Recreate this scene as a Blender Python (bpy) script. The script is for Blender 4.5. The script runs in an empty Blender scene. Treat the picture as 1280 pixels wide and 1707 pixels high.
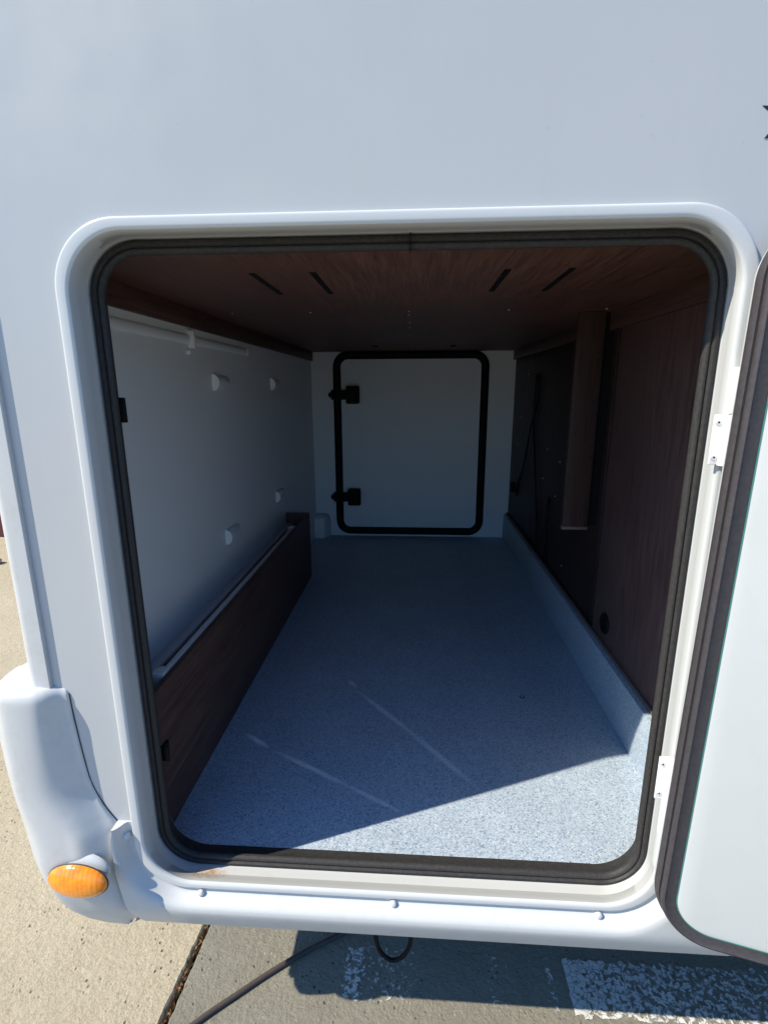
import bpy, bmesh, math, random
from mathutils import Vector, Matrix, noise
random.seed(7)
R = math.radians
S = bpy.context.scene
C = S.collection

# ------------------------------------------------------------------ camera
YAW, PITCH, ROLL = 0.0613860826, -0.235329151, -0.00329
cam_d = bpy.data.cameras.new('camera')
cam = bpy.data.objects.new('camera', cam_d); C.objects.link(cam); S.camera = cam
cam_d.sensor_fit = 'HORIZONTAL'; cam_d.sensor_width = 36.0
cam_d.lens = 852.637763 / 1280 * 36
cam_d.clip_start = 0.02; cam_d.clip_end = 2000
f = Vector((-math.sin(YAW)*math.cos(PITCH), math.cos(YAW)*math.cos(PITCH), math.sin(PITCH)))
r = Vector((math.cos(YAW), math.sin(YAW), 0)); u = r.cross(f)
r2 = math.cos(ROLL)*r + math.sin(ROLL)*u; u2 = -math.sin(ROLL)*r + math.cos(ROLL)*u
m = Matrix((r2, u2, -f)).transposed().to_4x4(); m.translation = Vector((0.0187, -0.7384, 0.837))
cam.matrix_world = m

# ------------------------------------------------------------------ light
SD = Vector((0.925, 0.385, -1.0)).normalized()           # the way sunlight travels
SUN_EL = math.asin(-SD.z); SUN_AZ = math.atan2(-SD.x, -SD.y)
W = bpy.data.worlds.new('World'); S.world = W; W.use_nodes = True
wn = W.node_tree; wn.nodes.clear()
sky = wn.nodes.new('ShaderNodeTexSky'); sky.sky_type = 'NISHITA'; sky.sun_disc = False
sky.sun_elevation = SUN_EL; sky.sun_rotation = SUN_AZ % (2*math.pi)
sky.air_density = 1.0; sky.dust_density = 0.6; sky.ozone_density = 1.5
bg = wn.nodes.new('ShaderNodeBackground'); bg.inputs[1].default_value = 0.105
wo = wn.nodes.new('ShaderNodeOutputWorld')
tint = wn.nodes.new('ShaderNodeMix'); tint.data_type = 'RGBA'; tint.blend_type = 'MULTIPLY'; tint.inputs[0].default_value = 1.0
tint.inputs[7].default_value = (0.50, 0.90, 1.34, 1)
wn.links.new(sky.outputs[0], tint.inputs[6]); wn.links.new(tint.outputs[2], bg.inputs[0]); wn.links.new(bg.outputs[0], wo.inputs[0])
sl = bpy.data.lights.new('sun', 'SUN'); sl.energy = 4.6; sl.angle = R(0.5); sl.color = (1.0, 0.93, 0.785)
sun = bpy.data.objects.new('sun', sl); C.objects.link(sun)
sun.rotation_euler = SD.to_track_quat('-Z', 'Y').to_euler(); sun.location = (-3, -2, 5)
S.view_settings.view_transform = 'Standard'; S.view_settings.look = 'None'
S.view_settings.exposure = 0.47; S.view_settings.gamma = 1.0
S.render.engine = 'CYCLES'
S.cycles.max_bounces = 12; S.cycles.diffuse_bounces = 8
S.cycles.use_denoising = True

# ------------------------------------------------------------------ materials
def mat(name, col, rough=0.5, metal=0.0, spec=0.5, coat=0.0, build=None):
    m = bpy.data.materials.new(name); m.use_nodes = True
    nt = m.node_tree; b = nt.nodes['Principled BSDF']
    b.inputs['Base Color'].default_value = (*col, 1); b.inputs['Roughness'].default_value = rough
    b.inputs['Metallic'].default_value = metal; b.inputs['Specular IOR Level'].default_value = spec
    b.inputs['Coat Weight'].default_value = coat
    if build: build(nt, b)
    return m
class N:
    def __init__(s, nt): s.nt = nt; s.tc = nt.nodes.new('ShaderNodeTexCoord')
    def new(s, t, **k):
        n = s.nt.nodes.new(t)
        for a, v in k.items(): setattr(n, a, v)
        return n
    def link(s, a, b): s.nt.links.new(a, b)
    def map(s, sc=(1, 1, 1), loc=(0, 0, 0), rot=(0, 0, 0)):
        n = s.new('ShaderNodeMapping'); s.link(s.tc.outputs['Object'], n.inputs[0])
        n.inputs['Location'].default_value = loc; n.inputs['Scale'].default_value = sc; n.inputs['Rotation'].default_value = rot
        return n.outputs[0]
    def noise(s, scale, detail=3, rough=0.5, vec=None, dist=0.0):
        n = s.new('ShaderNodeTexNoise'); n.inputs['Scale'].default_value = scale
        n.inputs['Detail'].default_value = detail; n.inputs['Roughness'].default_value = rough
        n.inputs['Distortion'].default_value = dist
        s.link(vec if vec is not None else s.tc.outputs['Object'], n.inputs['Vector']); return n.outputs['Fac']
    def voro(s, scale, feature='F1', out='Distance', vec=None):
        n = s.new('ShaderNodeTexVoronoi'); n.feature = feature; n.inputs['Scale'].default_value = scale
        s.link(vec if vec is not None else s.tc.outputs['Object'], n.inputs['Vector']); return n.outputs[out]
    def ramp(s, fac, stops, interp='LINEAR'):
        n = s.new('ShaderNodeValToRGB'); cr = n.color_ramp; cr.interpolation = interp
        while len(cr.elements) < len(stops): cr.elements.new(0.5)
        for e, (p, c) in zip(cr.elements, stops):
            e.position = p; e.color = (c, c, c, 1) if not hasattr(c, '__len__') else (*c, 1)
        s.link(fac, n.inputs[0]); return n.outputs[0]
    def mix(s, fac, a, b, mode='MIX'):
        n = s.new('ShaderNodeMix', data_type='RGBA', blend_type=mode)
        for i, v in ((0, fac), (6, a), (7, b)):
            if isinstance(v, (int, float)): n.inputs[i].default_value = v
            elif hasattr(v, '__len__') and not hasattr(v, 'links'): n.inputs[i].default_value = (*v, 1)
            else: s.link(v, n.inputs[i])
        return n.outputs[2]
    def math(s, op, a, b=0.0, c=None):
        n = s.new('ShaderNodeMath', operation=op)
        for i, v in enumerate((a, b) + ((c,) if c is not None else ())):
            if isinstance(v, (int, float)): n.inputs[i].default_value = v
            else: s.link(v, n.inputs[i])
        return n.outputs[0]
    def bump(s, h, strength, dist=0.002, nrm=None):
        n = s.new('ShaderNodeBump'); n.inputs['Strength'].default_value = strength; n.inputs['Distance'].default_value = dist
        s.link(h, n.inputs['Height'])
        if nrm is not None: s.link(nrm, n.inputs['Normal'])
        return n.outputs[0]
    def xyz(s):
        n = s.new('ShaderNodeSeparateXYZ'); s.link(s.tc.outputs['Object'], n.inputs[0]); return n.outputs
    def blob(s, cx, cy, rx, ry, ax=(0, 1), rot=0.0):
        """1 inside an ellipse fading out, in two object axes"""
        o = s.xyz(); dx = s.math('SUBTRACT', o[ax[0]], cx); dy = s.math('SUBTRACT', o[ax[1]], cy)
        c, sn = math.cos(rot), math.sin(rot)
        a = s.math('ADD', s.math('MULTIPLY', dx, c), s.math('MULTIPLY', dy, sn))
        b = s.math('SUBTRACT', s.math('MULTIPLY', dy, c), s.math('MULTIPLY', dx, sn))
        a = s.math('POWER', s.math('ABSOLUTE', s.math('DIVIDE', a, rx)), 2.0); b = s.math('POWER', s.math('ABSOLUTE', s.math('DIVIDE', b, ry)), 2.0)
        return s.math('MAXIMUM', s.math('SUBTRACT', 1.0, s.math('ADD', a, b)), 0.0)

def b_paint(nt, b):
    n = N(nt)
    c = n.mix(n.ramp(n.noise(2.2, 4), [(0.35, 0), (0.7, 1)]), (0.505, 0.518, 0.525), (0.530, 0.533, 0.535))
    streak = n.noise(1.0, 5, 0.65, vec=n.map((38, 38, 1.3)))
    c = n.mix(n.math('MULTIPLY', n.ramp(streak, [(0.50, 0), (0.80, 1)]), 0.10), c, (0.44, 0.42, 0.38))
    spk = n.math('MULTIPLY', n.ramp(n.voro(36), [(0.045, 1), (0.075, 0)]), n.ramp(n.noise(5, 3), [(0.5, 0), (0.6, 1)]))
    c = n.mix(n.math('MULTIPLY', spk, 0.18), c, (0.35, 0.33, 0.30))
    n.link(c, b.inputs['Base Color'])
    n.link(n.bump(n.noise(2.6, 2), 0.35, 0.006, n.bump(n.noise(900, 2), 0.05, 0.0004)), b.inputs['Normal'])
    n.link(n.ramp(n.noise(14, 5), [(0.3, 0.28), (0.7, 0.40)]), b.inputs['Roughness'])
M_wall = mat('white_body_paint', (0.76, 0.78, 0.80), 0.35, build=b_paint)
def b_plastic(nt, b):
    n = N(nt)
    dirt = n.ramp(n.noise(24, 8, 0.72), [(0.5, 0), (0.75, 1)])
    n.link(n.mix(n.math('MULTIPLY', dirt, 0.22), (0.590, 0.595, 0.590), (0.36, 0.33, 0.27)), b.inputs['Base Color'])
    n.link(n.bump(n.noise(1200, 2), 0.06, 0.0004), b.inputs['Normal'])
M_plastic = mat('white_bumper_plastic', (0.80, 0.81, 0.82), 0.32, build=b_plastic)
def b_frame(nt, b):
    n = N(nt)
    st = n.math('MULTIPLY', n.math('MULTIPLY', n.blob(-0.338, -0.032, 0.040, 0.020), n.math('LESS_THAN', n.xyz()[2], 0.1)), n.ramp(n.noise(95, 5, 0.7), [(0.38, 0), (0.62, 1)]))
    st2 = n.math('MULTIPLY', n.math('MULTIPLY', n.blob(-0.29, -0.03, 0.10, 0.02), n.math('LESS_THAN', n.xyz()[2], 0.1)), n.ramp(n.noise(60, 5, 0.7), [(0.45, 0), (0.75, 0.35)]))
    c = n.mix(st, (0.615, 0.625, 0.620), (0.42, 0.20, 0.07))
    c = n.mix(st2, c, (0.55, 0.45, 0.30))
    dirt = n.ramp(n.noise(28, 6, 0.65), [(0.55, 0), (0.8, 0.16)])
    n.link(n.mix(dirt, c, (0.5, 0.48, 0.43)), b.inputs['Base Color'])
    n.link(n.bump(n.noise(1000, 2), 0.05, 0.0004), b.inputs['Normal'])
M_frame = mat('white_frame_plastic', (0.80, 0.82, 0.825), 0.22, build=b_frame)
def b_rubber(nt, b):
    n = N(nt)
    c = n.mix(n.ramp(n.noise(180, 6, 0.7), [(0.35, 0), (0.8, 1)]), (0.028, 0.0265, 0.0265), (0.058, 0.055, 0.053))
    n.link(c, b.inputs['Base Color'])
    n.link(n.bump(n.noise(700, 3), 0.15, 0.0006), b.inputs['Normal'])
M_rubber = mat('dark_rubber', (0.03, 0.03, 0.03), 0.6, spec=0.3, build=b_rubber)
M_doorseal = mat('grey_door_seal_rubber', (0.075, 0.062, 0.068), 0.55, spec=0.3, build=lambda nt, b: (
    lambda n: (n.link(n.mix(n.ramp(n.noise(160, 6, 0.7), [(0.35, 0), (0.8, 1)]), (0.050, 0.045, 0.049), (0.075, 0.068, 0.073)), b.inputs['Base Color']),
               n.link(n.bump(n.noise(600, 3), 0.15, 0.0006), b.inputs['Normal'])))(N(nt)))
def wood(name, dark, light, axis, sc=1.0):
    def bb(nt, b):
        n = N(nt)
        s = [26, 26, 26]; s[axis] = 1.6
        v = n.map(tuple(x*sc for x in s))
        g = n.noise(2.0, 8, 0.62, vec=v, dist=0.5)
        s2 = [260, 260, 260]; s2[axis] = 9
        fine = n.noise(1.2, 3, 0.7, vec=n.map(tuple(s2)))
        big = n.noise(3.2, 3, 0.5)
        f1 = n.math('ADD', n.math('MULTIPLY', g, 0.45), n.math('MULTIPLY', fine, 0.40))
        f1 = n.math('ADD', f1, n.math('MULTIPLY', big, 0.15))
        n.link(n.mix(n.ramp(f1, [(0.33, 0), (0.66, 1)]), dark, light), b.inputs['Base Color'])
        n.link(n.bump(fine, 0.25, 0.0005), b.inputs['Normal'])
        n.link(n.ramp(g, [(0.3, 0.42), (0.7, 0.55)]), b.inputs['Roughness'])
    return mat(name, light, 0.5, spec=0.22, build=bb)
M_wood_y = wood('dark_wood_laminate_lengthwise', (0.035, 0.018, 0.015), (0.150, 0.085, 0.070), 1)
M_wood_x = wood('dark_wood_laminate_crosswise', (0.050, 0.021, 0.014), (0.225, 0.112, 0.080), 1, 1.8)
M_wood_z = wood('dark_wood_laminate_upright', (0.058, 0.031, 0.029), (0.235, 0.143, 0.132), 2, 2.3)
M_wood_pale = wood('paler_wood_laminate', (0.030, 0.016, 0.014), (0.078, 0.046, 0.040), 2)
M_disc = mat('dark_brown_disc', (0.022, 0.013, 0.011), 0.7)
M_wood_edge = mat('wood_edge_band', (0.16, 0.12, 0.11), 0.5)
def b_floor(nt, b):
    n = N(nt)
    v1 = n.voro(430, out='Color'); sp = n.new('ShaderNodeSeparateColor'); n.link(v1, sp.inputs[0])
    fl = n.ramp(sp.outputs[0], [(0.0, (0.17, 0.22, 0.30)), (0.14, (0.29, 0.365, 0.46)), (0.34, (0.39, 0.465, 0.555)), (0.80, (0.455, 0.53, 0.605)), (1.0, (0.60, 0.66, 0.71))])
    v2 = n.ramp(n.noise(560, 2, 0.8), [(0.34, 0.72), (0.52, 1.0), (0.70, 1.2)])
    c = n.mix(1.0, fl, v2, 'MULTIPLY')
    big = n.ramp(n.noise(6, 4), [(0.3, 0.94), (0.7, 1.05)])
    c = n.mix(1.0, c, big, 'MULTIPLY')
    # pale streaks of reflected light, painted into the floor colour
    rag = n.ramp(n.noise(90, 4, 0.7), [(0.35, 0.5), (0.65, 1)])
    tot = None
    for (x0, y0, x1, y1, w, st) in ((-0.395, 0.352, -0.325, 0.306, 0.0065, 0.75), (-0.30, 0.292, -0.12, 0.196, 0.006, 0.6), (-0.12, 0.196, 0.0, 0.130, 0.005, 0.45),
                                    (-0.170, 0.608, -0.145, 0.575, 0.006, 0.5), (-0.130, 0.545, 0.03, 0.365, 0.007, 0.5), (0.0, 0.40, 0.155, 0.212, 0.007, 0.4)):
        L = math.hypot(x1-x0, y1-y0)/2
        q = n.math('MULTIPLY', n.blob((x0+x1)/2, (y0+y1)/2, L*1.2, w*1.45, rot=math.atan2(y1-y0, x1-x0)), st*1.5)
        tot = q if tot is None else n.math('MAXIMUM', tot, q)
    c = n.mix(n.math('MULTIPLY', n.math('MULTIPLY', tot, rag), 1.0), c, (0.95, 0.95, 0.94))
    n.link(c, b.inputs['Base Color'])
    n.link(n.bump(n.noise(380, 3, 0.8), 0.30, 0.0008), b.inputs['Normal'])
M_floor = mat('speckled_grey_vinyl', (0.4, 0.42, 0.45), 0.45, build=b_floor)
def b_liner(nt, b):
    n = N(nt)
    n.link(n.mix(n.noise(3, 4), (0.84, 0.87, 0.88), (0.88, 0.90, 0.90)), b.inputs['Base Color'])
    n.link(n.bump(n.noise(300, 3), 0.12, 0.0006), b.inputs['Normal'])
M_liner = mat('white_moulded_liner', (0.65, 0.66, 0.67), 0.42, build=b_liner)
M_backwall = mat('white_laminate', (0.56, 0.58, 0.60), 0.5, build=b_liner)
def b_panel(nt, b):
    n = N(nt)
    c = n.mix(n.noise(5, 5, 0.6), (0.60, 0.61, 0.59), (0.63, 0.635, 0.615))
    smear = n.math('MULTIPLY', n.ramp(n.noise(7, 6, 0.7, dist=1.5), [(0.52, 0), (0.72, 1)]), 0.12)
    c = n.mix(smear, c, (0.45, 0.44, 0.40))
    n.link(c, b.inputs['Base Color'])
    n.link(n.bump(n.noise(4, 2), 0.25, 0.004, n.bump(n.noise(500, 2), 0.08, 0.0005)), b.inputs['Normal'])
    n.link(n.ramp(n.noise(9, 6, 0.7), [(0.35, 0.42), (0.65, 0.58)]), b.inputs['Roughness'])
M_panel = mat('pale_door_lining', (0.62, 0.63, 0.61), 0.5, build=b_panel)
M_black = mat('black_plastic', (0.006, 0.006, 0.007), 0.6, spec=0.2)
M_steel = mat('screw_steel', (0.72, 0.72, 0.72), 0.35, metal=0.35)
M_gap = mat('dark_grey_gap', (0.05, 0.055, 0.065), 0.8)
M_alu = mat('grey_aluminium', (0.55, 0.55, 0.56), 0.45, metal=0.1)
M_greyplas = mat('grey_plastic_rail', (0.60, 0.61, 0.63), 0.45)
M_hinge = mat('white_hinge_plastic', (0.80, 0.79, 0.80), 0.3)
M_decal = mat('dark_purple_vinyl_decal', (0.022, 0.016, 0.05), 0.35)
def b_amber(nt, b):
    n = N(nt)
    w = n.new('ShaderNodeTexWave'); w.bands_direction = 'X'; w.inputs['Scale'].default_value = 42; w.inputs['Distortion'].default_value = 0.4
    n.link(n.tc.outputs['Object'], w.inputs['Vector'])
    f = n.math('ADD', n.math('MULTIPLY', w.outputs['Fac'], 0.35), n.math('MULTIPLY', n.ramp(n.noise(70, 3, 0.6), [(0.4, 0), (0.62, 1)]), 0.65))
    n.link(n.mix(f, (1.0, 0.345, 0.004), (0.86, 0.215, 0.002)), b.inputs['Base Color'])
    n.link(n.bump(w.outputs['Fac'], 0.12, 0.001), b.inputs['Normal'])
M_amber = mat('amber_lens', (1.0, 0.33, 0.01), 0.12, coat=1.0, build=b_amber)
M_amber_glass = mat('amber_clear_cover', (1.0, 0.40, 0.02), 0.04)
def ground_mat(name, c0, c1, c2, pit, sc):
    def bb(nt, b):
        n = N(nt)
        big = n.noise(1.3, 5, 0.6); med = n.noise(9, 6, 0.7); fine = n.noise(sc, 6, 0.75)
        c = n.mix(n.ramp(big, [(0.35, 0), (0.65, 1)]), c0, c1)
        c = n.mix(n.math('MULTIPLY', n.ramp(med, [(0.45, 0), (0.7, 1)]), 0.4), c, c2)
        c = n.mix(1.0, c, n.ramp(fine, [(0.3, 0.72), (0.5, 1.0), (0.72, 1.18)]), 'MULTIPLY')
        pv = n.voro(58); pits = n.math('MULTIPLY', n.ramp(pv, [(0.10, 1), (0.20, 0)]), n.ramp(n.noise(11, 4, 0.6), [(0.48, 0), (0.60, 1)]))
        c = n.mix(n.math('MULTIPLY', pits, pit), c, (0.10, 0.085, 0.065))
        lt = n.math('MULTIPLY', n.ramp(n.voro(75, vec=n.map((1, 1, 1), (3, 5, 0))), [(0.10, 1), (0.2, 0)]), n.ramp(n.noise(17, 3), [(0.52, 0), (0.62, 1)]))
        c = n.mix(n.math('MULTIPLY', lt, 0.45), c, (0.62, 0.58, 0.50))
        n.link(c, b.inputs['Base Color'])
        h = n.math('SUBTRACT', n.math('ADD', n.math('MULTIPLY', fine, 0.7), n.math('MULTIPLY', n.noise(sc*0.35, 4), 0.8)), n.math('MULTIPLY', pits, 0.8))
        n.link(n.bump(h, 0.9, 0.006), b.inputs['Normal'])
    return mat(name, c0, 0.9, build=bb)
M_conc = ground_mat('tan_concrete', (0.455, 0.385, 0.262), (0.51, 0.435, 0.305), (0.40, 0.33, 0.222), 0.7, 170)
M_asph = ground_mat('coarse_grey_concrete', (0.245, 0.225, 0.175), (0.285, 0.262, 0.205), (0.20, 0.18, 0.14), 0.8, 240)
M_dirt = ground_mat('joint_dirt', (0.05, 0.035, 0.025), (0.07, 0.05, 0.035), (0.03, 0.02, 0.015), 0.8, 200)
M_cable = mat('grey_brown_cable', (0.060, 0.045, 0.040), 0.55, build=lambda nt, b: (
    lambda n: n.link(n.mix(n.noise(40, 5, 0.7), (0.045, 0.036, 0.034), (0.10, 0.075, 0.062)), b.inputs['Base Color']))(N(nt)))
M_maroon = mat('maroon_wall_render', (0.10, 0.022, 0.025), 0.8)
M_under = mat('underside_board', (0.05, 0.05, 0.05), 0.8)

# ------------------------------------------------------------------ helpers
def link(name, me, m=None, parent=None, smooth=None):
    o = bpy.data.objects.new(name, me); C.objects.link(o)
    if m is not None:
        for x in (m if isinstance(m, (list, tuple)) else [m]): me.materials.append(x)
    if smooth:
        for p in me.polygons: p.use_smooth = True
        me.set_sharp_from_angle(angle=R(smooth))
    if parent is not None:
        o.parent = parent
        o.matrix_parent_inverse = parent_world(parent).inverted()
    return o
def parent_world(p):
    mw = Matrix.Translation(p.location) if p.type == 'EMPTY' else Matrix.Identity(4)
    return mw
def from_bm(name, bm, m, parent=None, smooth=None):
    bmesh.ops.recalc_face_normals(bm, faces=bm.faces)
    me = bpy.data.meshes.new(name); bm.to_mesh(me); bm.free()
    return link(name, me, m, parent, smooth)
def box_bm(bm, x0, x1, y0, y1, z0, z1, bev=0.0, seg=2, mi=0, rot=None, piv=None):
    t = bmesh.new(); bmesh.ops.create_cube(t, size=1)
    for v in t.verts: v.co = Vector((x0+(v.co.x+.5)*(x1-x0), y0+(v.co.y+.5)*(y1-y0), z0+(v.co.z+.5)*(z1-z0)))
    if bev: bmesh.ops.bevel(t, geom=t.edges[:], offset=bev, segments=seg, profile=0.5, affect='EDGES')
    if rot is not None:
        bmesh.ops.rotate(t, cent=piv, matrix=rot, verts=t.verts)
    for fc in t.faces: fc.material_index = mi
    me = bpy.data.meshes.new('t'); t.to_mesh(me); t.free(); bm.from_mesh(me); bpy.data.meshes.remove(me)
def box(name, x0, x1, y0, y1, z0, z1, m, parent=None, bev=0.002):
    bm = bmesh.new(); box_bm(bm, x0, x1, y0, y1, z0, z1, bev)
    return from_bm(name, bm, m, parent, 40 if bev else None)
def cyl_bm(bm, p, d, rad, h, seg=20, bev=0.0, mi=0, rad2=None):
    t = bmesh.new(); bmesh.ops.create_cone(t, cap_ends=True, segments=seg, radius1=rad, radius2=rad if rad2 is None else rad2, depth=h)
    bmesh.ops.translate(t, verts=t.verts, vec=(0, 0, h/2))
    if bev:
        top = [e for e in t.edges if all(abs(v.co.z-h) < 1e-6 for v in e.verts)]
        bmesh.ops.bevel(t, geom=top, offset=bev, segments=3, profile=0.5, affect='EDGES')
    q = Vector((0, 0, 1)).rotation_difference(Vector(d))
    bmesh.ops.rotate(t, cent=(0, 0, 0), matrix=q.to_matrix(), verts=t.verts)
    bmesh.ops.translate(t, verts=t.verts, vec=p)
    for fc in t.faces: fc.material_index = mi
    me = bpy.data.meshes.new('t'); t.to_mesh(me); t.free(); bm.from_mesh(me); bpy.data.meshes.remove(me)
def screw(name, p, d, rad, m, parent, h=0.0015):
    bm = bmesh.new(); cyl_bm(bm, p, d, rad, h, 14, h*0.5)
    a = Vector(d).normalized(); t1 = a.orthogonal().normalized(); t2 = a.cross(t1)
    return from_bm(name, bm, m, parent, 40)
def rrect(xl, xr, zb, zt, rad, n=14):
    pts = []
    for cx, cz, a0 in ((xr-rad, zt-rad, 0), (xl+rad, zt-rad, 90), (xl+rad, zb+rad, 180), (xr-rad, zb+rad, 270)):
        for k in range(n+1):
            a = R(a0+90*k/n); pts.append((cx+rad*math.cos(a), cz+rad*math.sin(a)))
    return pts
def loft(name, loops, m, parent, closed=True, smooth=40, cap=(False, False), mats=None, endcap=False):
    bm = bmesh.new(); rows = [[bm.verts.new(p) for p in L] for L in loops]
    k = len(rows[0])
    for i in range(len(rows)-1):
        for j in range(k if closed else k-1):
            fc = bm.faces.new((rows[i][j], rows[i][(j+1) % k], rows[i+1][(j+1) % k], rows[i+1][j]))
            if mats: fc.material_index = mats[i]
    if cap[0]: bm.faces.new(rows[0])
    if cap[1]: bm.faces.new(rows[-1])
    return from_bm(name, bm, m, parent, smooth)
def ring(name, spec, m, parent, smooth=35, cap=(False, False), n=14, xf=None, mats=None):
    loops = []
    for (xl, xr, zb, zt, rad, y) in spec:
        L = [Vector((x, y, z)) for x, z in rrect(xl, xr, zb, zt, rad, n)]
        if xf: L = [xf @ p for p in L]
        loops.append(L)
    return loft(name, loops, m, parent, True, smooth, cap, mats)
def offs(s, d, y):      # shrink a rounded rectangle by d
    xl, xr, zb, zt, rad = s; return (xl+d, xr-d, zb+d, zt-d, max(rad-d, 0.004), y)
def tube(name, pts, rad, m, parent=None, seg=10, closed=False, res=8):
    P = [Vector(p) for p in pts]; out = []
    n = len(P)
    for i in range(n if closed else n-1):
        p0 = P[(i-1) % n] if closed or i > 0 else P[i]; p1 = P[i]; p2 = P[(i+1) % n]; p3 = P[(i+2) % n] if closed or i+2 < n else p2
        for k in range(res):
            t = k/res
            out.append(0.5*((2*p1)+(-p0+p2)*t+(2*p0-5*p1+4*p2-p3)*t*t+(-p0+3*p1-3*p2+p3)*t**3))
    if not closed: out.append(P[-1])
    bm = bmesh.new(); rows = []; up = Vector((0.13, 0.21, 1)).normalized()
    for i, p in enumerate(out):
        a = out[(i+1) % len(out)] if (closed or i+1 < len(out)) else p
        b = out[i-1] if (closed or i > 0) else p
        tg = (a-b).normalized()
        s1 = tg.cross(up)
        if s1.length < 0.05: s1 = tg.cross(Vector((1, 0, 0)))
        s1.normalize(); s2 = tg.cross(s1)
        rows.append([bm.verts.new(p+rad*(math.cos(2*math.pi*j/seg)*s1+math.sin(2*math.pi*j/seg)*s2)) for j in range(seg)])
    for i in range(len(rows) if closed else len(rows)-1):
        for j in range(seg):
            q = rows[(i+1) % len(rows)]
            bm.faces.new((rows[i][j], rows[i][(j+1) % seg], q[(j+1) % seg], q[j]))
    if not closed: bm.faces.new(rows[0]); bm.faces.new(rows[-1])
    return from_bm(name, bm, m, parent, 60)
def holed(name, x0, x1, z0, z1, hole, y, m, parent):
    bm = bmesh.new()
    o = [bm.verts.new((x, y, z)) for x, z in ((x0, z0), (x1, z0), (x1, z1), (x0, z1))]
    h = [bm.verts.new((x, y, z)) for x, z in hole]
    # drop duplicate straight points
    es = [bm.edges.new((o[i], o[(i+1) % 4])) for i in range(4)] + [bm.edges.new((h[i], h[(i+1) % len(h)])) for i in range(len(h))]
    bmesh.ops.triangle_fill(bm, edges=es, use_beauty=True, use_dissolve=False)
    return from_bm(name, bm, m, parent)
def tag(o, label=None, cat=None, group=None, kind=None):
    if label: o['label'] = label
    if cat: o['category'] = cat
    if group: o['group'] = group
    if kind: o['kind'] = kind
    return o
def interp(tab, z):
    tab = sorted(tab)
    if z <= tab[0][0]: return tab[0][1]
    for (a, va), (b, vb) in zip(tab, tab[1:]):
        if z <= b: return va+(vb-va)*(z-a)/(b-a)
    return tab[-1][1]

G = -0.41
XJ = -0.4705         # joint between the two slabs runs along y here
# ------------------------------------------------------------------ the setting
def sheet(name, x0, x1, y0, y1, z, m):
    bm = bmesh.new(); bm.faces.new([bm.verts.new(p) for p in ((x0, y0, z), (x1, y0, z), (x1, y1, z), (x0, y1, z))])
    return tag(from_bm(name, bm, m), kind='structure')
sheet('ground', -300, 300, -300, 300, G-0.035, M_dirt)
def slab(name, side, m):
    bm = bmesh.new(); rows = []
    ys = [-300, -40, -8] + [-3+0.008*i for i in range(0, 1001)] + [8, 40, 300]
    for i, y in enumerate(ys):
        w = 0.0085 + 0.004*noise.noise(Vector((side*3.1, y*9, 0))) + 0.0025*noise.noise(Vector((side*7, y*60, 2)))
        x = XJ + 0.07*(y-0.12)*0.9*0.9 + 0.004*noise.noise(Vector((0, y*5, 5))) if abs(y) < 8 else XJ
        xe = x + side*max(w, 0.002)
        ch = 0.003+0.003*abs(noise.noise(Vector((side, y*70, 9))))
        rows.append([bm.verts.new((xe, y, G-0.03)), bm.verts.new((xe, y, G-ch)), bm.verts.new((xe+side*ch, y, G)), bm.verts.new((side*300, y, G))])
    for a, b in zip(rows, rows[1:]):
        for j in range(3): bm.faces.new((a[j], a[j+1], b[j+1], b[j]))
    return tag(from_bm(name, bm, m), kind='structure')
slab('concrete_pavement', -1, M_conc)
slab('asphalt_road', 1, M_asph)

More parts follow.
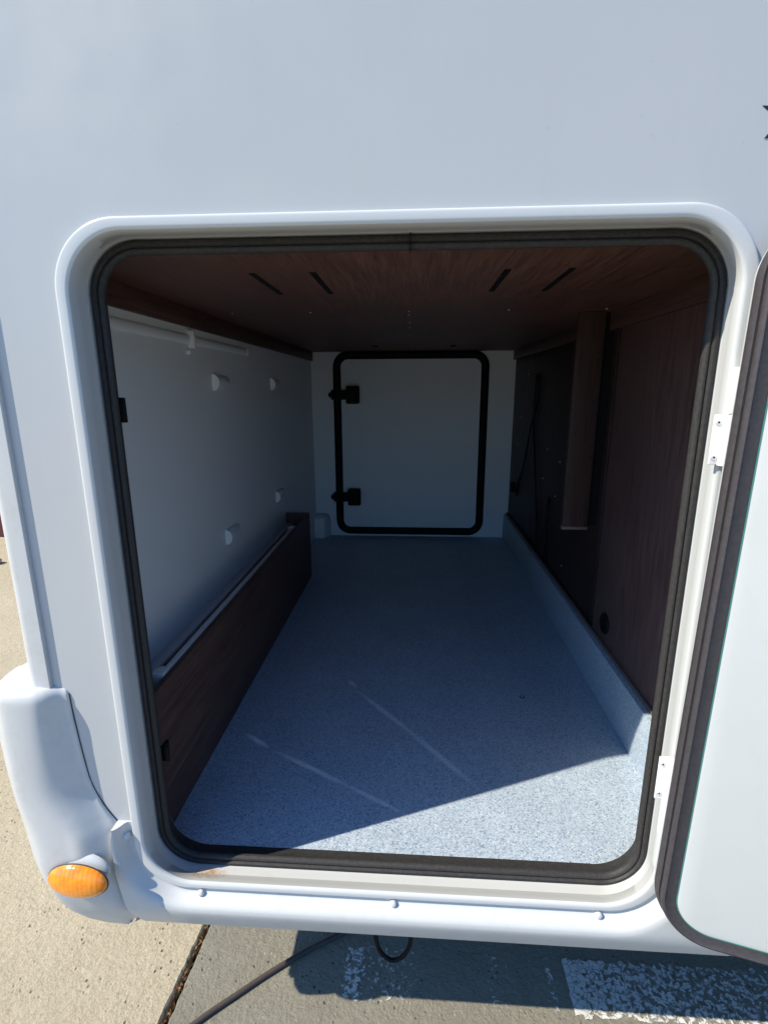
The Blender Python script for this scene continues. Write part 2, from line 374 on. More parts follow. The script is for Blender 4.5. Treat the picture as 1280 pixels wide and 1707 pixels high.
# worn white line across the road
def b_line(nt, b):
    n = N(nt); o = n.xyz()
    b.inputs['Roughness'].default_value = 0.7
    n.link(n.mix(n.noise(30, 5, 0.7), (0.60, 0.60, 0.57), (0.76, 0.75, 0.71)), b.inputs['Base Color'])
    chips = n.noise(88, 6, 0.66, vec=n.map((1.0, 1.0, 1), rot=(0, 0, 0.5)), dist=0.6)
    chips2 = n.voro(95, feature='F1', vec=n.map((1, 1.3, 1)))
    f = n.math('ADD', n.math('MULTIPLY', chips, 0.8), n.math('MULTIPLY', chips2, 0.18))
    # how much of the paint survives changes along the line
    px_ = lambda x: x*0.5+0.5
    X = n.math('ADD', n.math('MULTIPLY', o[0], 0.5), 0.5)
    keep = n.ramp(X, [(px_(-0.140), 0.0), (px_(-0.122), 0.54), (px_(-0.095), 0.53), (px_(-0.070), 0.45), (px_(0.02), 0.45), (px_(0.05), 0.34), (px_(0.15), 0.37), (px_(0.20), 0.45), (px_(0.26), 0.36), (px_(0.310), 0.36), (px_(0.324), 0.52), (px_(0.3345), 0.50), (px_(0.3355), 0.0)])
    keep2 = n.ramp(X, [(px_(0.3525), 0.0), (px_(0.3535), 0.66), (px_(0.39), 0.58), (px_(0.45), 0.55), (px_(0.6), 0.52), (1.0, 0.49)])
    k = n.math('MAXIMUM', keep, keep2)
    front = n.math('MULTIPLY', n.ramp(o[1], [(0.06, 0.0), (0.14, 0.0)]), 1.0)
    edge = n.math('MINIMUM', n.math('MULTIPLY', n.math('SUBTRACT', o[1], 0.058), 45), n.math('MULTIPLY', n.math('SUBTRACT', 0.166, o[1]), 45))
    edge = n.math('ADD', edge, n.math('MULTIPLY', n.math('SUBTRACT', n.noise(60, 4), 0.5), 1.2))
    soft = n.math('MINIMUM', n.math('MAXIMUM', n.math('MULTIPLY', n.math('SUBTRACT', k, f), 16.0), 0.0), 1.0)
    crk = n.ramp(n.voro(48, feature='DISTANCE_TO_EDGE', vec=n.map((1, 1.2, 1))), [(0.012, 0.4), (0.045, 1.0)])
    thin = n.ramp(n.noise(24, 4, 0.6), [(0.35, 0.85), (0.55, 1.0)])
    mask = n.math('MULTIPLY', n.math('MULTIPLY', n.math('MULTIPLY', soft, crk), thin), n.math('GREATER_THAN', edge, 0.0))
    tr = n.new('ShaderNodeBsdfTransparent'); mx = n.new('ShaderNodeMixShader'); out = nt.nodes['Material Output']
    n.link(mask, mx.inputs[0]); n.link(tr.outputs[0], mx.inputs[1]); n.link(b.outputs[0], mx.inputs[2]); n.link(mx.outputs[0], out.inputs[0])
M_line = mat('worn_white_road_paint', (0.7, 0.7, 0.68), 0.7, build=b_line)
pl = sheet('painted_line', -0.20, 6.0, 0.02, 0.19, G+0.002, M_line)

# leaf litter in the joint
bm = bmesh.new()
for i in range(1300):
    y = random.uniform(-0.6, 1.2); xc = XJ + 0.07*(y-0.12)*0.81
    x = xc + random.gauss(0, 0.006); z = G-0.008+random.uniform(-0.012, 0.010)
    L = random.uniform(0.004, 0.016); Wd = random.uniform(0.0012, 0.004)
    a = random.gauss(math.pi/2, 0.6); t = random.gauss(0, 0.35)
    d = Vector((math.cos(a)*math.cos(t), math.sin(a)*math.cos(t), math.sin(t))); s = d.cross(Vector((random.gauss(0, .4), random.gauss(0, .4), 1))).normalized()
    c = Vector((x, y, z)); vs = [bm.verts.new(c-d*L/2), bm.verts.new(c+s*Wd/2), bm.verts.new(c+d*L/2), bm.verts.new(c-s*Wd/2+Vector((0, 0, .001)))]
    fc = bm.faces.new(vs); fc.material_index = random.choices((0, 1, 2), (5, 3, 1))[0]
me = bpy.data.meshes.new('leaf_litter'); bm.to_mesh(me); bm.free()
tag(link('leaf_litter', me, [mat('brown_leaf', (0.26, 0.12, 0.045), 0.8), mat('dark_leaf', (0.06, 0.035, 0.02), 0.8), mat('straw_stem', (0.42, 0.30, 0.14), 0.8)]), kind='stuff')

# ------------------------------------------------------------------ the motorhome
MH = bpy.data.objects.new('motorhome', None); C.objects.link(MH); MH.location = (2.2, 1.05, G)
tag(MH, 'white motorhome with its garage hatch swung open onto an empty storage bay', 'motorhome')
YW = -0.054                                    # outer skin
FO = (-0.4465, 0.424, 0.0075, 1.0475, 0.088)   # frame, outer outline
FI = (-0.4300, 0.407, 0.0190, 1.0330, 0.080)   # frame, inner front edge
SO = (-0.4335, 0.4175, 0.0, 1.0345, 0.074)     # back of the jamb / seal outline
wall = holed('side_wall', -0.552, 5.2, -0.06, 2.35, rrect(*offs(FO, 0.004, 0)[:5]), YW, M_wall, MH)
rw = box('rear_wall', -0.580, -0.562, -0.040, 2.20, -0.05, 2.35, M_wall, MH, 0.0)
box('roof', -0.58, 5.2, -0.05, 2.2, 2.35, 2.39, M_wall, MH, 0.004)
box('far_side_wall', -0.56, 5.2, 2.185, 2.2, -0.08, 2.35, M_wall, MH, 0)
box('underbody', -0.552, 5.2, -0.035, 2.17, -0.075, -0.045, M_under, MH, 0)
box('front_wall', 5.18, 5.2, -0.05, 2.18, -0.045, 2.35, M_wall, MH, 0)
# decal, only its left tips reach into the picture
def poly_plate(name, pts, y0, y1, m, parent):
    bm = bmesh.new(); a = [bm.verts.new((x, y0, z)) for x, z in pts]; b = [bm.verts.new((x, y1, z)) for x, z in pts]
    bm.faces.new(a); bm.faces.new(b[::-1])
    for i in range(len(a)): bm.faces.new((a[i], a[(i+1) % len(a)], b[(i+1) % len(b)], b[i]))
    return from_bm(name, bm, m, parent)
poly_plate('decal', [(0.4005, 1.1435), (0.4155, 1.1425), (0.45, 1.150), (0.52, 1.165), (0.53, 1.160), (0.45, 1.122), (0.421, 1.129)], YW-0.0008, YW+0.0005, M_decal, wall)
poly_plate('decal', [(0.4075, 1.1115), (0.4145, 1.120), (0.45, 1.135), (0.50, 1.125), (0.45, 1.112)], YW-0.0008, YW+0.0005, M_decal, wall)

# vertical trim at the rear corner
prof = [(-0.5445, YW+0.004), (-0.5445, -0.0595), (-0.5455, -0.0605), (-0.566, -0.0605)]
prof += [(-0.566-0.018*math.sin(R(a)), -0.0425-0.018*math.cos(R(a))) for a in range(10, 91, 10)] + [(-0.5845, -0.005), (-0.580, 0.0)]
loft('corner_trim', [[(x, y, z) for x, y in prof] for z in (0.378, 2.38)], M_plastic, MH, closed=False, smooth=35)

# --- bumper corner
SEAM = [(-0.088, -0.474), (-0.080, -0.460), (-0.070, -0.4515), (-0.023, -0.464), (0.051, -0.474), (0.117, -0.4745), (0.133, -0.470), (0.150, -0.481), (0.168, -0.491), (0.208, -0.506), (0.254, -0.512), (0.331, -0.518), (0.40, -0.520)]
XL = [(-0.086, -0.485), (-0.082, -0.510), (-0.073, -0.540), (-0.055, -0.566), (-0.03, -0.586), (0.0, -0.600), (0.03, -0.609), (0.07, -0.621), (0.135, -0.633), (0.21, -0.643), (0.30, -0.650), (0.4, -0.653)]
YF = [(-0.088, -0.053), (-0.075, -0.062), (-0.055, -0.072), (-0.03, -0.082), (0.0, -0.090), (0.04, -0.0955), (0.08, -0.0955), (0.13, -0.092), (0.2, -0.088), (0.3, -0.085), (0.4, -0.082)]
def catmull(P, res=8):
    out = []
    for i in range(len(P)-1):
        p0, p1, p2, p3 = P[max(i-1, 0)], P[i], P[i+1], P[min(i+2, len(P)-1)]
        for k in range(res):
            t = k/res
            out.append(tuple(0.5*((2*b)+(-a+c)*t+(2*a-5*b+4*c-d)*t*t+(-a+3*b-3*c+d)*t**3) for a, b, c, d in zip(p0, p1, p2, p3)))
    out.append(tuple(P[-1])); return out
def smooth_seam(z): return sum(interp(SEAM, min(max(z+d, -0.03), 0.4)) for d in (-0.06, -0.045, -0.03, -0.015, 0, 0.015, 0.03, 0.045, 0.06))/9
def sec(z, inset=0.0, zz=None):
    xr, xl, yf = interp(SEAM, z)-0.0008, interp(XL, z), interp(YF, z)
    k = min(max((0.19-z)/0.12, 0), 1); k = k*k*(3-2*k)       # 0 high up, 1 low down
    xs = min(smooth_seam(z)*(1-0.5*k)+0.5*k*xr, xr-0.001)
    w = xs-xl; fr = min(1.0, w/0.13)
    pr = -0.062-(yf+0.062)*0
    D = 0.046+0.018*min(max((0.36-z)/0.16, 0), 1)
    L = lambda y, e: max(y, yf+e)
    P = [(xr, -0.050), (xr-0.0015, L(-0.057-0.006*k, 0.014)), (min(xs-0.010, xr-0.006), L(-0.0610-0.016*k, 0.010)), (xs-D*0.60*fr, L(yf*0.68-0.0185-0.012*k, 0.004)), (xs-D*fr, yf+0.0012), (xl+0.56*(w-D*fr), yf), (xl+0.34*(w-D*fr), yf+0.006), (xl+0.12*(w-D*fr), yf+0.022), (xl, yf+0.065), (xl+0.002, 0.06), (xl+0.006, 0.25), (xl+0.01, 0.7), (xl+0.01, 2.2)]
    pts = catmull(P)
    c = Vector((-0.585, 0.03))
    res = []
    for x, y in pts:
        if inset:
            if y < 0.0: x2 = x+(c.x-x)*inset*1.2; y2 = y+(c.y-y)*inset if y > -0.0505 or True else y
            else: x2 = min(x+0.08*inset*2, -0.572); y2 = y
            x, y = min(x2, -0.572) if y2 > -0.045 else x2, y2
        res.append((x, y, z if zz is None else zz))
    return res
zs = [-0.086, -0.085, -0.083, -0.080, -0.076, -0.071, -0.064, -0.055, -0.045, -0.03, -0.015, 0, 0.02, 0.04, 0.06, 0.08, 0.10, 0.115, 0.125, 0.134, 0.142, 0.15, 0.16, 0.17, 0.185, 0.20, 0.22, 0.24, 0.27, 0.30, 0.33, 0.35, 0.362, 0.370]
loops = [[(x+(-0.47-x)*0.5 if y < .1 else x+0.03, y+0.03 if y < .1 else y, -0.084) for x, y, z in sec(-0.086)]]
loops += [sec(z) for z in zs] + [sec(0.38, 0.14*(1-math.cos(R(a))), 0.370+0.016*math.sin(R(a))) for a in (12, 24, 36, 48, 60, 72, 84)]+[sec(0.38, 0.20, 0.3864), sec(0.38, 0.35, 0.3868), sec(0.38, 0.6, 0.387)]
bump = loft('rear_bumper', loops, M_plastic, MH, closed=False, smooth=50)
# amber marker lamp on a pod that grows out of the bumper
def dome(name, c, rx, rz, h, m, parent, tilt=0.0, turn=0.0, p=2.0, n=40, k=12, flat=0.0):
    bm = bmesh.new(); rows = []
    Rm = Matrix.Rotation(turn, 3, 'Z') @ Matrix.Rotation(tilt, 3, 'X')
    for i in range(k+1):
        t = i/k*math.pi/2; rr = math.cos(t); hh = math.sin(t)
        if i == k: rows.append([bm.verts.new(Vector(c)+Rm @ Vector((0, -h, 0)))]); continue
        rows.append([bm.verts.new(Vector(c)+Rm @ Vector((rx*rr*math.cos(2*math.pi*j/n), -h*hh, rz*rr*math.sin(2*math.pi*j/n)))) for j in range(n)])
    for i in range(k-1):
        for j in range(n): bm.faces.new((rows[i][j], rows[i][(j+1) % n], rows[i+1][(j+1) % n], rows[i+1][j]))
    for j in range(n): bm.faces.new((rows[k-1][j], rows[k-1][(j+1) % n], rows[k][0]))
    bm.faces.new(rows[0])
    return from_bm(name, bm, m, parent, 60)
dome('lamp_pod', (-0.5225, -0.086, 0.069), 0.0500, 0.0312, 0.013, M_plastic, bump, tilt=R(-6), turn=R(-2))
dome('marker_lamp', (-0.5195, -0.1035, 0.0635), 0.0515, 0.0275, 0.013, M_amber, bump, tilt=R(-10), turn=R(-2))
ring_l = dome('lamp_gasket', (-0.5195, -0.1025, 0.0630), 0.0530, 0.0290, 0.006, M_rubber, bump, tilt=R(-10), turn=R(-2))
tube('panel_gap', [(x-0.0002, -0.0548, z) for z, x in SEAM[:-1] if z > 0.125]+[(-0.5199, -0.0548, 0.374)], 0.0007, M_gap, bump, seg=6)
tube('panel_gap', [(x+0.0004, -0.0590, z) for z, x in SEAM if -0.06 < z < 0.12], 0.0008, M_gap, bump, seg=6)

# --- skirt below and round the lower corners of the frame
xl, xr, zb, zt, rad = FO
path = []
for z in (0.136, 0.130, 0.12, 0.108, 0.0955): path.append(((xl, z), (-1, 0)))
for k in range(1, 16):
    a = R(180+90*k/16); path.append(((xl+rad+rad*math.cos(a), zb+rad+rad*math.sin(a)), (math.cos(a), math.sin(a))))
nb = 30
for k in range(nb+1): path.append(((xl+rad+(xr-xl-2*rad)*k/nb, zb), (0, -1)))
for k in range(1, 16):
    a = R(270+90*k/16); path.append(((xr-rad+rad*math.cos(a), zb+rad+rad*math.sin(a)), (math.cos(a), math.sin(a))))
for z in (0.0955, 0.12, 0.136): path.append(((xr, z), (1, 0)))
ZB = -0.079
def outer(p, nrm, i):
    (x, z), (nx, nz) = p, nrm
    if x > 0.1:                                   # right: run out to the skirt that carries on forward
        if nx < 1e-6: return (x, ZB)
        t = (z-ZB)/(-nz) if nz < -1e-6 else 9
        t = min(t, (0.56-x)/nx) if nx > 1e-6 else t
        return (x+nx*t, z+nz*t)
    if nx > -1e-6: return (x, ZB)
    # left: march until the bumper seam or the bottom edge
    t = 0.0
    while t < 0.4:
        t += 0.0005; X, Z = x+nx*t, z+nz*t
        if Z <= ZB: return (X, ZB)
        if X <= interp(SEAM, max(Z, -0.070))+0.0008: return (X, Z)
    return (x, z)
def yprof(s):
    return interp([(0, -0.050), (0.002, -0.0555), (0.006, -0.0560), (0.0085, -0.0572), (0.011, -0.0600), (0.0145, -0.0665), (0.018, -0.0718), (0.022, -0.0750), (0.028, -0.0770), (0.034, -0.0775), (1, -0.0775)], s)
def under(y, z):
    y += interp([(-0.079, 0.0200), (-0.066, 0.0155), (-0.050, 0.0092), (-0.036, 0.0042), (-0.026, 0.0013), (-0.016, 0.0), (1, 0.0)], z)
    if z < -0.064: y += 0.012*(1-math.sqrt(max(0, 1-((-0.064-z)/0.015)**2)))
    return min(y, -0.050)
loops = []
for i, (p, nrm) in enumerate(path):
    o = outer(p, nrm, i); d = math.hypot(o[0]-p[0], o[1]-p[1])
    ss = [0.0006, 0.002, 0.004, 0.006, 0.008, 0.010, 0.012, 0.014, 0.0165, 0.019, 0.022, 0.025, 0.029, 0.033, 0.039, 0.045, 0.051, 0.058, 0.064, 0.070, 0.075, 0.079, 0.083, 0.086]
    row = []
    for s in ss:
        k = s/0.086; sd = min(s, d) if d < 0.083 else s
        dd = sd if d < 0.087 else s if s < 0.04 else 0.04+(s-0.04)*(d-0.04)/0.046
        x = p[0]+(o[0]-p[0])*dd/d; z = p[1]+(o[1]-p[1])*dd/d
        y = under(yprof(sd if d < 0.083 else s), z)
        row.append((x, y, z))
    row.append((row[-1][0], -0.045, row[-1][2]))
    loops.append(row)
# end face at the top of both arms
skirt = loft('side_skirt', loops, M_plastic, MH, closed=False, smooth=55)
for row in (loops[0], loops[-1]):
    capb = bmesh.new(); capb.faces.new([capb.verts.new(v) for v in row]+[capb.verts.new((row[0][0], -0.045, row[0][2]))])
    from_bm('skirt_end_cap', capb, M_plastic, skirt)
rowp = [(-0.05, 0.1358), (-0.0570, 0.1355)]+[(under(-0.0772, z), z) for z in (0.128, 0.05, 0, -0.018, -0.026, -0.04, -0.05, -0.066, -0.070, -0.074, -0.077, -0.0785)]+[(-0.045, -0.0785)]
loft('front_skirt', [[(x, y, z) for y, z in rowp] for x in (0.545, 5.2)], M_plastic, MH, closed=False, smooth=50)
for (x, z) in ((-0.3385, -0.001), (-0.0095, -0.0015), (0.326, -0.001)):
    bm = bmesh.new(); cyl_bm(bm, (x, -0.056, z), (0, -1, 0.35), 0.0062, 0.0085, 16, 0.003, rad2=0.0052)
    o = from_bm('screw_cap', bm, M_plastic, skirt, 50)
bm = bmesh.new(); cyl_bm(bm, (-0.4545, -0.058, 0.112), (-.2, -1, 0.2), 0.0058, 0.008, 16, 0.003, rad2=0.0052)
from_bm('screw_cap', bm, M_plastic, skirt, 50)

# --- door frame
fr = ring('door_frame', [offs(FO, 0.0, YW+0.004), offs(FO, 0.0, -0.0570), offs(FO, 0.0008, -0.0590), offs(FO, 0.0022, -0.0602), offs(FO, 0.0040, -0.0605),
    offs(FI, -0.0035, -0.0605), offs(FI, -0.0008, -0.0600), offs(FI, 0.0010, -0.0585), offs(FI, 0.0018, -0.0560),
    (-0.4305, 0.4110, 0.0085, 1.0328, 0.078, -0.0320), (-0.4318, 0.4125, 0.0075, 1.0330, 0.078, -0.0310), (-0.4326, 0.4150, 0.0045, 1.0340, 0.076, -0.0160), (-0.4345, 0.4165, 0.0025, 1.0350, 0.076, -0.0148),
    (*SO, 0.0), (*SO, 0.035)], M_frame, MH, smooth=32, n=20)
ring('rubber_seal', [offs(SO, 0.0006, 0.006), offs(SO, 0.0006, -0.003), offs(SO, 0.0022, -0.0075), offs(SO, 0.0052, -0.0100), offs(SO, 0.0082, -0.0098), offs(SO, 0.0098, -0.0070), offs(SO, 0.0104, -0.0045),
    offs(SO, 0.0112, -0.0062), offs(SO, 0.0138, -0.0074), offs(SO, 0.0168, -0.0060), offs(SO, 0.0187, -0.0030), offs(SO, 0.0192, 0.000), offs(SO, 0.0180, 0.0030), offs(SO, 0.0140, 0.0050), offs(SO, 0.004, 0.012), offs(SO, 0.0006, 0.034)], M_rubber, fr, smooth=50, n=20)
box('seal_joint', 0.0085, 0.0097, -0.0122, 0.004, 1.0125, 1.0340, M_black, fr, 0)
def striker(z0, z1, xa, xb, y0, y1):
    bm = bmesh.new(); box_bm(bm, xa, xb, y0, y0+0.004, z0, z1, 0.001); box_bm(bm, xa-0.003, xa+0.003, y0, y1, z0, z1, 0.001)
    box_bm(bm, xa+0.004, xb-0.003, y0-0.0015, y0, z0+0.004, z1-0.004, 0.0006)
    return from_bm('striker_plate', bm, M_black, fr, 40)
striker(0.790, 0.8265, -0.4265, -0.4120, 0.012, 0.03)
striker(0.201, 0.230, -0.4175, -0.4070, 0.010, 0.03)

# --- inside of the bay
XL_, XR_, YB, ZC = -0.557, 0.548, 2.15, 1.037
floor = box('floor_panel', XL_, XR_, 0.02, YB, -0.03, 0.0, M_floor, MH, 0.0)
def drain(x, y, rr):
    bm = bmesh.new(); cyl_bm(bm, (x, y, -0.0002), (0, 0, 1), rr, 0.0014, 20, 0.0005, 0); cyl_bm(bm, (x, y, 0.0010), (0, 0, 1), rr*0.55, 0.0010, 16, 0.0003, 1)
    from_bm('floor_screw', bm, [M_black, M_steel], floor, 40)
drain(0.324, 0.551, 0.0065)
drain(0.290, 1.49, 0.006)
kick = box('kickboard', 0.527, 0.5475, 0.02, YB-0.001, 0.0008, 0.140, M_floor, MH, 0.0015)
box('trim_strip', 0.5405, 0.5478, 0.03, YB-0.001, 0.1402, 0.149, M_wood_edge, kick, 0.001)
for y, z in ((1.53, 0.132), (1.225, 0.130), (0.965, 0.130), (0.76, 0.130), (0.585, 0.130), (0.405, 0.128)):
    screw('screw', (0.5272, y, z), (-1, 0, 0), 0.0022, M_steel, kick)

# right-hand wood lining
rp = box('right_lining', XR_, XR_+0.012, -0.045, 0.694, 0.1405, ZC-0.0005, M_wood_z, MH, 0.001)
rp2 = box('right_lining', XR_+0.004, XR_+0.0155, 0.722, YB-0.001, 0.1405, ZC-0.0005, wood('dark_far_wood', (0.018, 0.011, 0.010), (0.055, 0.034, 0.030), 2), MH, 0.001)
box('right_inner_wall', XR_+0.016, XR_+0.02, -0.04, YB, -0.03, ZC+0.01, M_black, MH, 0)
duct = box('wood_duct', 0.449, 0.5210, 0.735, 0.751, 0.446, ZC-0.001, M_wood_pale, MH, 0.0015)
box('duct_back', 0.500, XR_+0.002, 0.7512, 0.80, 0.446, ZC-0.001, M_black, duct, 0)
box('end_strip', 0.4485, 0.5215, 0.734, 0.752, 0.436, 0.4455, M_wood_edge, duct, 0.001)
for z in (0.925, 0.80, 0.645, 0.525):
    bm = bmesh.new(); cyl_bm(bm, (0.510, 0.7352, z), (0, -1, 0), 0.0085, 0.0012, 20, 0.0004)  # thin dark brown discs down the right side of the board
    from_bm('dark_disc', bm, M_disc, duct, 40)
bm = bmesh.new()
t = bmesh.new(); segs = 24
rws = []
for (rr, hh) in ((0.018, 0.0), (0.018, 0.004), (0.021, 0.006), (0.026, 0.006), (0.029, 0.003), (0.029, 0)):
    rws.append([bm.verts.new((XR_-hh, 0.600+rr*1.0*math.cos(2*math.pi*j/segs), 0.205+rr*math.sin(2*math.pi*j/segs))) for j in range(segs)])
for a, b_ in zip(rws, rws[1:]):
    for j in range(segs): bm.faces.new((a[j], a[(j+1) % segs], b_[(j+1) % segs], b_[j]))
bm.faces.new([bm.verts.new((XR_-0.0008, 0.600+0.0185*math.cos(2*math.pi*j/segs), 0.205+0.0185*math.sin(2*math.pi*j/segs))) for j in range(segs)])
t.free(); from_bm('cable_grommet', bm, M_black, rp, 40)
XS = XR_+0.0028
for y, z in ((1.80, 0.905), (1.93, 0.70), (1.36, 0.60), (1.17, 0.575), (1.40, 0.475), (1.20, 0.44), (1.95, 0.56), (1.05, 0.215)):
    screw('screw', (XS, y, z), (-1, 0, 0), 0.003, M_steel, rp2, 0.002)
tube('cable', [(XS-.004, 1.55, 0.90), (XS-.006, 1.56, 0.78), (XS-.008, 1.66, 0.66), (XS-.006, 1.75, 0.50), (XS-.006, 1.86, 0.38), (XS-.006, 1.90, 0.30)], 0.004, M_black, rp2)
tube('cable', [(XS-.004, 1.62, 0.90), (XS-.008, 1.60, 0.70), (XS-.008, 1.52, 0.50), (XS-.006, 1.44, 0.30), (XS-.006, 1.42, 0.15)], 0.004, M_black, rp2)
tube('cable', [(XS-.004, 1.27, 0.42), (XS-.006, 1.275, 0.3), (XS-.004, 1.27, 0.15)], 0.004, M_black, rp2)
bm = bmesh.new(); box_bm(bm, XS-0.02, XS, 1.98, 2.02, 0.30, 0.35, 0.003); from_bm('cable_clip', bm, M_black, rp2, 40)

# ceiling
cl = box('ceiling_panel', XL_, XR_+0.015, -0.045, YB, ZC, ZC+0.015, M_wood_x, MH, 0)
for x in (-0.2725, -0.1645, 0.174, 0.283):
    bm = bmesh.new(); box_bm(bm, x-0.0055, x+0.0055, 0.22, 0.422, ZC-0.0016, ZC+0.0005, 0.0008)
    from_bm('slot', bm, M_black, cl)
for x in (-0.474, -0.263, -0.002, 0.257, 0.505):
    screw('screw', (x, 0.69, ZC), (0, 0, -1), 0.0026, M_steel, cl)
for y in (0.76, 0.92, 1.06, 1.30, 1.80): screw('screw', (-0.005+0.003*math.sin(y*9), y, ZC), (0, 0, -1), 0.0026, M_steel, cl)
for x in (-0.175, 0.19): 
    bm = bmesh.new(); box_bm(bm, x-0.012, x+0.012, 1.76, 1.80, ZC-0.005, ZC+0.0005, 0.002); from_bm('clip', bm, M_black, cl, 40)
box('batten', XL_, XL_+0.011, -0.045, YB-0.001, 0.9905, ZC-0.0005, M_wood_y, cl, 0.001)
box('batten', XR_-0.011, XR_-0.0003, -0.045, YB-0.001, 0.9905, ZC-0.0005, M_wood_y, cl, 0.001)

# left liner (white moulding) with its bosses and half-round channel
ll = box('left_lining', XL_-0.004, XL_, -0.045, YB, -0.03, ZC+0.01, M_liner, MH, 0)
def halfround(name, y0, y1, z, w, h, taper0=0.0, taper1=0.0, m=M_liner):
    rows = []
    n = 16
    ys = [(y0, 1.0)] if not taper0 else [(y0, 0.02), (y0+taper0*0.3, 0.6), (y0+taper0, 1.0)]
    ys += [(y1, 1.0)] if not taper1 else [(y1-taper1, 1.0), (y1-taper1*0.3, 0.6), (y1, 0.02)]
    for y, s in ys:
        rows.append([(XL_-0.001+w*s*math.sin(math.pi*j/n), y, z-h*(0.5+0.5*s)*math.cos(math.pi*j/n)) for j in range(n+1)])
    return loft(name, rows, m, ll, closed=False, smooth=40, cap=(True, True))
for y, z, L in ((0.725, 0.858, 0.14), (1.32, 0.859, 0.13), (1.31, 0.404, 0.14), (0.735, 0.397, 0.13)):
    halfround('boss', y, y+L, z, 0.021, 0.0235, taper1=0.09)
halfround('channel', -0.04, 1.035, 0.962, 0.008, 0.012)
halfround('channel_end', 1.035, 1.046, 0.962, 0.010, 0.0135)
bm = bmesh.new(); box_bm(bm, XL_-0.001, XL_+0.016, 0.585, 0.600, 0.940, 0.984, 0.003); cyl_bm(bm, (XL_, 0.575, 0.930), (1, 0, 0), 0.006, 0.010, 14, 0.002)
from_bm('channel_clip', bm, M_liner, ll, 40)

# left-hand low box of wood board
lb = box('storage_box', -0.463, -0.451, 0.05, 1.455, 0.0005, 0.297, M_wood_y, MH, 0.001)
box('end_board', XL_+0.0005, -0.4512, 1.4555, 1.467, 0.0005, 0.302, M_wood_z, lb, 0.001)
box('wall_rail', XL_+0.0005, XL_+0.030, 0.03, 1.455, 0.232, 0.256, M_greyplas, lb, 0.002)
box('rail_lip', XL_+0.031, XL_+0.044, 0.03, 1.455, 0.222, 0.250, M_wood_y, lb, 0.001)
box('aluminium_rail', -0.4735, -0.4635, 0.130, 1.21, 0.262, 0.3025, M_alu, lb, 0.0015)
for y0, y1 in ((0.122, 0.150), (1.20, 1.235)): box('rail_end', -0.486, -0.4632, y0, y1, 0.270, 0.3045, M_greyplas, lb, 0.003)
for y in (0.42, 0.70, 0.97):
    bm = bmesh.new(); cyl_bm(bm, (-0.4735, y, 0.285), (-1, 0, 0.6), 0.005, 0.008, 12, 0.001)
    from_bm('rail_screw', bm, M_steel, lb, 40)
box('box_bottom', XL_+0.001, -0.4632, 0.05, 1.455, 0.004, 0.012, M_black, lb, 0)

# far wall with the second hatch
bw = box('far_lining', XL_-0.003, XR_+0.014, YB, YB+0.012, -0.03, ZC+0.014, M_backwall, MH, 0)
FD = (-0.4375, 0.4130, 0.0100, 1.0415, 0.085)
fd = ring('far_hatch', [offs(FD, 0.030, YB-0.001), offs(FD, 0.040, YB-0.004), offs(FD, 0.0425, YB-0.0045), offs(FD, 0.045, YB-0.001)], M_backwall, MH, cap=(False, True))
ring('rubber_seal', [offs(FD, 0.0, YB-0.0005), offs(FD, 0.002, YB-0.010), offs(FD, 0.008, YB-0.018), offs(FD, 0.020, YB-0.022), offs(FD, 0.034, YB-0.019), offs(FD, 0.042, YB-0.010), offs(FD, 0.044, YB-0.0046)], M_black, fd, smooth=60)
for z in (0.809, 0.2375):
    bm = bmesh.new()
    box_bm(bm, -0.362, -0.292, YB-0.05, YB-0.005, z-0.048, z+0.048, 0.007, 3)
    cyl_bm(bm, (-0.300, YB-0.045, z-0.040), (0, 0, 1), 0.012, 0.080, 16)
    box_bm(bm, -0.445, -0.355, YB-0.042, YB-0.018, z-0.026, z+0.026, 0.004)
    cyl_bm(bm, (-0.449, YB-0.032, z-0.014), (0, 0, 1), 0.008, 0.028, 14, 0.002)
    cyl_bm(bm, (-0.449, YB-0.045, z), (0, 1, 0), 0.011, 0.030, 16, 0.002)
    from_bm('latch', bm, M_black, fd, 40)
# white cover in the far left corner
cc = box('corner_cover', XL_+0.001, -0.497, 2.075, YB-0.001, 0.0005, 0.118, M_liner, MH, 0.003)
rows = []
for y in (2.10, YB-0.001):
    rows.append([(-0.498, y, 0.001), (-0.474, y, 0.001), (-0.474, y, 0.095)]+[(-0.500+0.026*math.cos(R(a)), y, 0.095+0.038*math.sin(R(a))) for a in range(15, 91, 15)]+[(-0.556, y, 0.133), (-0.556, y, 0.1)])
loft('rounded_cover', rows, mat('pale_grey_cover', (0.50, 0.52, 0.55), 0.5), cc, closed=True, smooth=40, cap=(True, True))

# --- open garage door
TH = R(14.0); hc, hs = math.cos(TH), math.sin(TH)
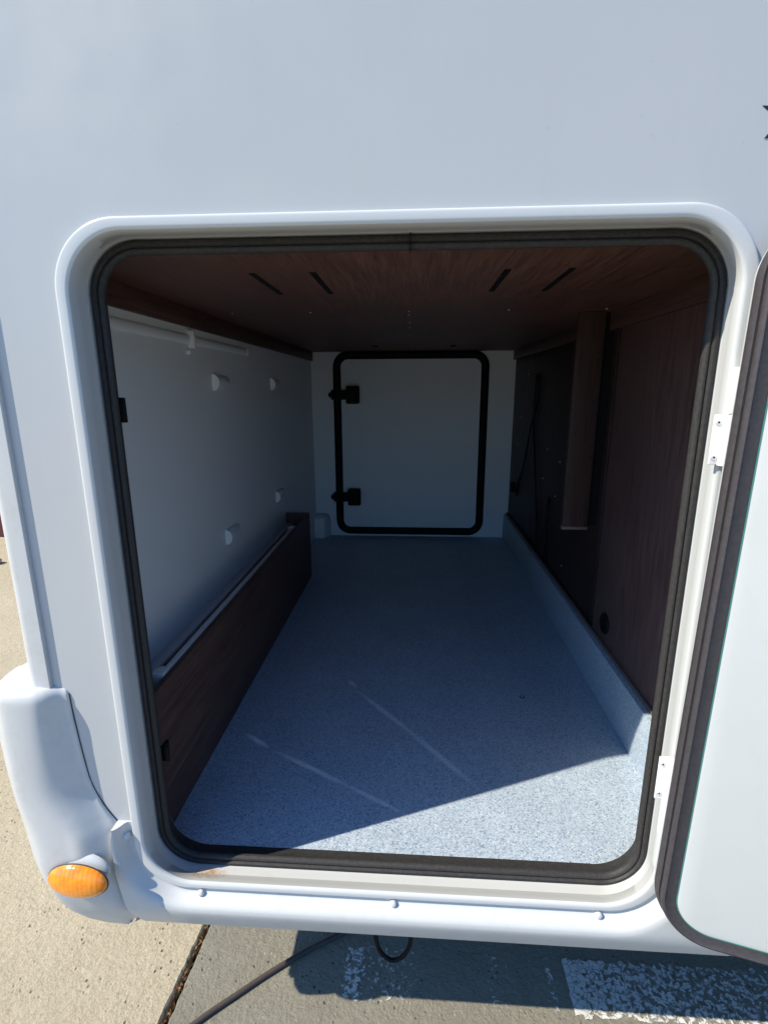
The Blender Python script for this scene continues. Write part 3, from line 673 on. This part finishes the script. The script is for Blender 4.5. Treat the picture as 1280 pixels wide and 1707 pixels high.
# door coordinates: u along the leaf away from the hinge, v out of the inner face towards the viewer, w up
DO = Matrix(((hc, -hs, 0, 0.395), (-hs, -hc, 0, -0.078), (0, 0, 1, 0), (0, 0, 0, 1)))
DO = Matrix.Translation((0.395, -0.078, 0.2)) @ Matrix.Rotation(R(0.75), 4, (0.24, 0.97, 0)) @ Matrix.Translation((-0.395, 0.078, -0.2)) @ DO
T = 0.034
def dv(xl, xr, zb, zt, rad, v): return (xl, xr, zb, zt, rad, v)
DZ = (0.0, 0.825, 0.033, 1.032, 0.078)
door = ring('garage_door', [offs(DZ, 0.0, 0.0), offs(DZ, 0.0, 0.010), offs(DZ, 0.001, 0.012), offs(DZ, 0.001, T-0.012)], [M_plastic], MH, cap=(True, False), n=20, xf=DO)
ring('edge_seal', [offs(DZ, 0.0008, 0.006), offs(DZ, -0.0012, 0.009), offs(DZ, -0.0020, 0.015), offs(DZ, -0.0008, 0.021), offs(DZ, 0.0020, 0.0240), offs(DZ, 0.0050, 0.0230), offs(DZ, 0.0055, 0.0270), offs(DZ, 0.0030, 0.0290), offs(DZ, 0.0026, 0.0320), offs(DZ, 0.0045, 0.0365), offs(DZ, 0.0075, 0.0375),
    offs(DZ, 0.0100, 0.0355), offs(DZ, 0.0200, 0.0350), offs(DZ, 0.0225, 0.0345), offs(DZ, 0.0230, T-0.004)], M_doorseal, door, smooth=50, n=20, xf=DO)
ring('edge_band', [offs(DZ, 0.0229, T-0.003), offs(DZ, 0.0229, T+0.0002), offs(DZ, 0.0242, T+0.0004), offs(DZ, 0.0243, T-0.003)], mat('green_tinted_edge', (0.05, 0.20, 0.17), 0.3), door, smooth=30, n=20, xf=DO)
ring('lining_panel', [offs(DZ, 0.0242, T-0.006), offs(DZ, 0.0242, T-0.0006), offs(DZ, 0.0262, T)], M_panel, door, smooth=20, cap=(False, True), n=20, xf=DO)
def hinge(z0, z1, zm, low_is_frame, bx):
    bm = bmesh.new()
    cyl_bm(bm, (bx, -0.0700, z0), (0, 0, 1), 0.0088, zm-z0-0.0006, 18, 0.001, 0)
    cyl_bm(bm, (bx, -0.0700, zm+0.0006), (0, 0, 1), 0.0084, z1-zm-0.0006, 18, 0.001, 0)
    a0, a1 = (z0, zm-0.001) if low_is_frame else (zm+0.001, z1)
    b0, b1 = (zm+0.001, z1) if low_is_frame else (z0, zm-0.001)
    box_bm(bm, bx-0.0165, bx, -0.0640, -0.0603, a0, a1, 0.0012, 2, 0)
    box_bm(bm, bx-0.007, bx+0.010, -0.0815, -0.0760, b0, b1, 0.0012, 2, 0)
    for q in (0.15, 0.85):
        z = a0+(a1-a0)*q; cyl_bm(bm, (bx-0.0115, -0.0638, z), (0, -1, 0), 0.0038, 0.0016, 14, 0.0006, 1); cyl_bm(bm, (bx-0.0115, -0.0652, z), (0, -1, 0), 0.0014, 0.0004, 8, 0, 2)
        z = b0+(b1-b0)*q; cyl_bm(bm, (bx-0.001, -0.0813, z), (-.2, -1, 0), 0.0036, 0.0016, 14, 0.0006, 1); cyl_bm(bm, (bx-0.0013, -0.0827, z), (-.2, -1, 0), 0.0013, 0.0004, 8, 0, 2)
    from_bm('hinge', bm, [M_hinge, M_steel, M_black], fr, 40)
hinge(0.742, 0.862, 0.806, True, 0.4095); hinge(0.180, 0.306, 0.232, False, 0.4020)

# ------------------------------------------------------------------ loose things
c = tube('power_cable', [(-0.62, -0.20, G+0.0055), (-0.50, -0.085, G+0.0055), (-0.407, 0.002, G+0.0055), (-0.345, 0.052, G+0.0055), (-0.286, 0.098, G+0.0055), (-0.21, 0.150, G+0.0055), (-0.127, 0.197, G+0.0058), (-0.02, 0.27, G+0.0055), (0.15, 0.43, G+0.0055), (0.3, 0.8, G+0.0055)], 0.0055, M_cable)
tag(c, 'long grey-brown cable lying across the ground and running under the motorhome', 'cable')
h = tube('hanging_hose', [(-0.062, 0.105, -0.07), (-0.058, 0.10, -0.20), (-0.055, 0.10, -0.27), (-0.045, 0.10, -0.325), (-0.017, 0.10, -0.350), (0.012, 0.10, -0.325), (0.022, 0.10, -0.27), (0.020, 0.10, -0.20), (0.02, 0.105, -0.07)], 0.0045, M_black)
tag(h, 'thin black hose hanging in a U-shaped loop below the skirt', 'hose')
# far left: a maroon wall and rubble
bm = bmesh.new(); box_bm(bm, -14.0, -2.4, 3.35, 3.55, G, G+1.9, 0.01)
mw = from_bm('boundary_wall', bm, M_maroon); tag(mw, 'dark maroon wall at the left edge behind the motorhome', 'wall')
M_stone = mat('pale_stone', (0.42, 0.36, 0.30), 0.9, build=lambda nt, b: (lambda n: n.link(n.bump(n.noise(40, 5), 0.6, 0.01), b.inputs['Normal']))(N(nt)))
def stone(x, y, s, lab):
    bm = bmesh.new(); bmesh.ops.create_icosphere(bm, subdivisions=3, radius=s)
    for v in bm.verts:
        k = 1+0.35*noise.noise(v.co*(1.4/s)+Vector((x*5, y*3, 0))); v.co = Vector((v.co.x*k*1.3, v.co.y*k, v.co.z*k*0.6))
    bmesh.ops.translate(bm, verts=bm.verts, vec=(x, y, G+s*0.4))
    tag(from_bm('stone', bm, M_stone, None, 40), lab, 'stone', 'stones at the foot of the maroon wall')
stone(-3.12, 2.66, 0.06, 'larger pale stone by the maroon wall at the left edge')
stone(-3.02, 2.50, 0.035, 'small pale stone in front of the larger one at the left edge')
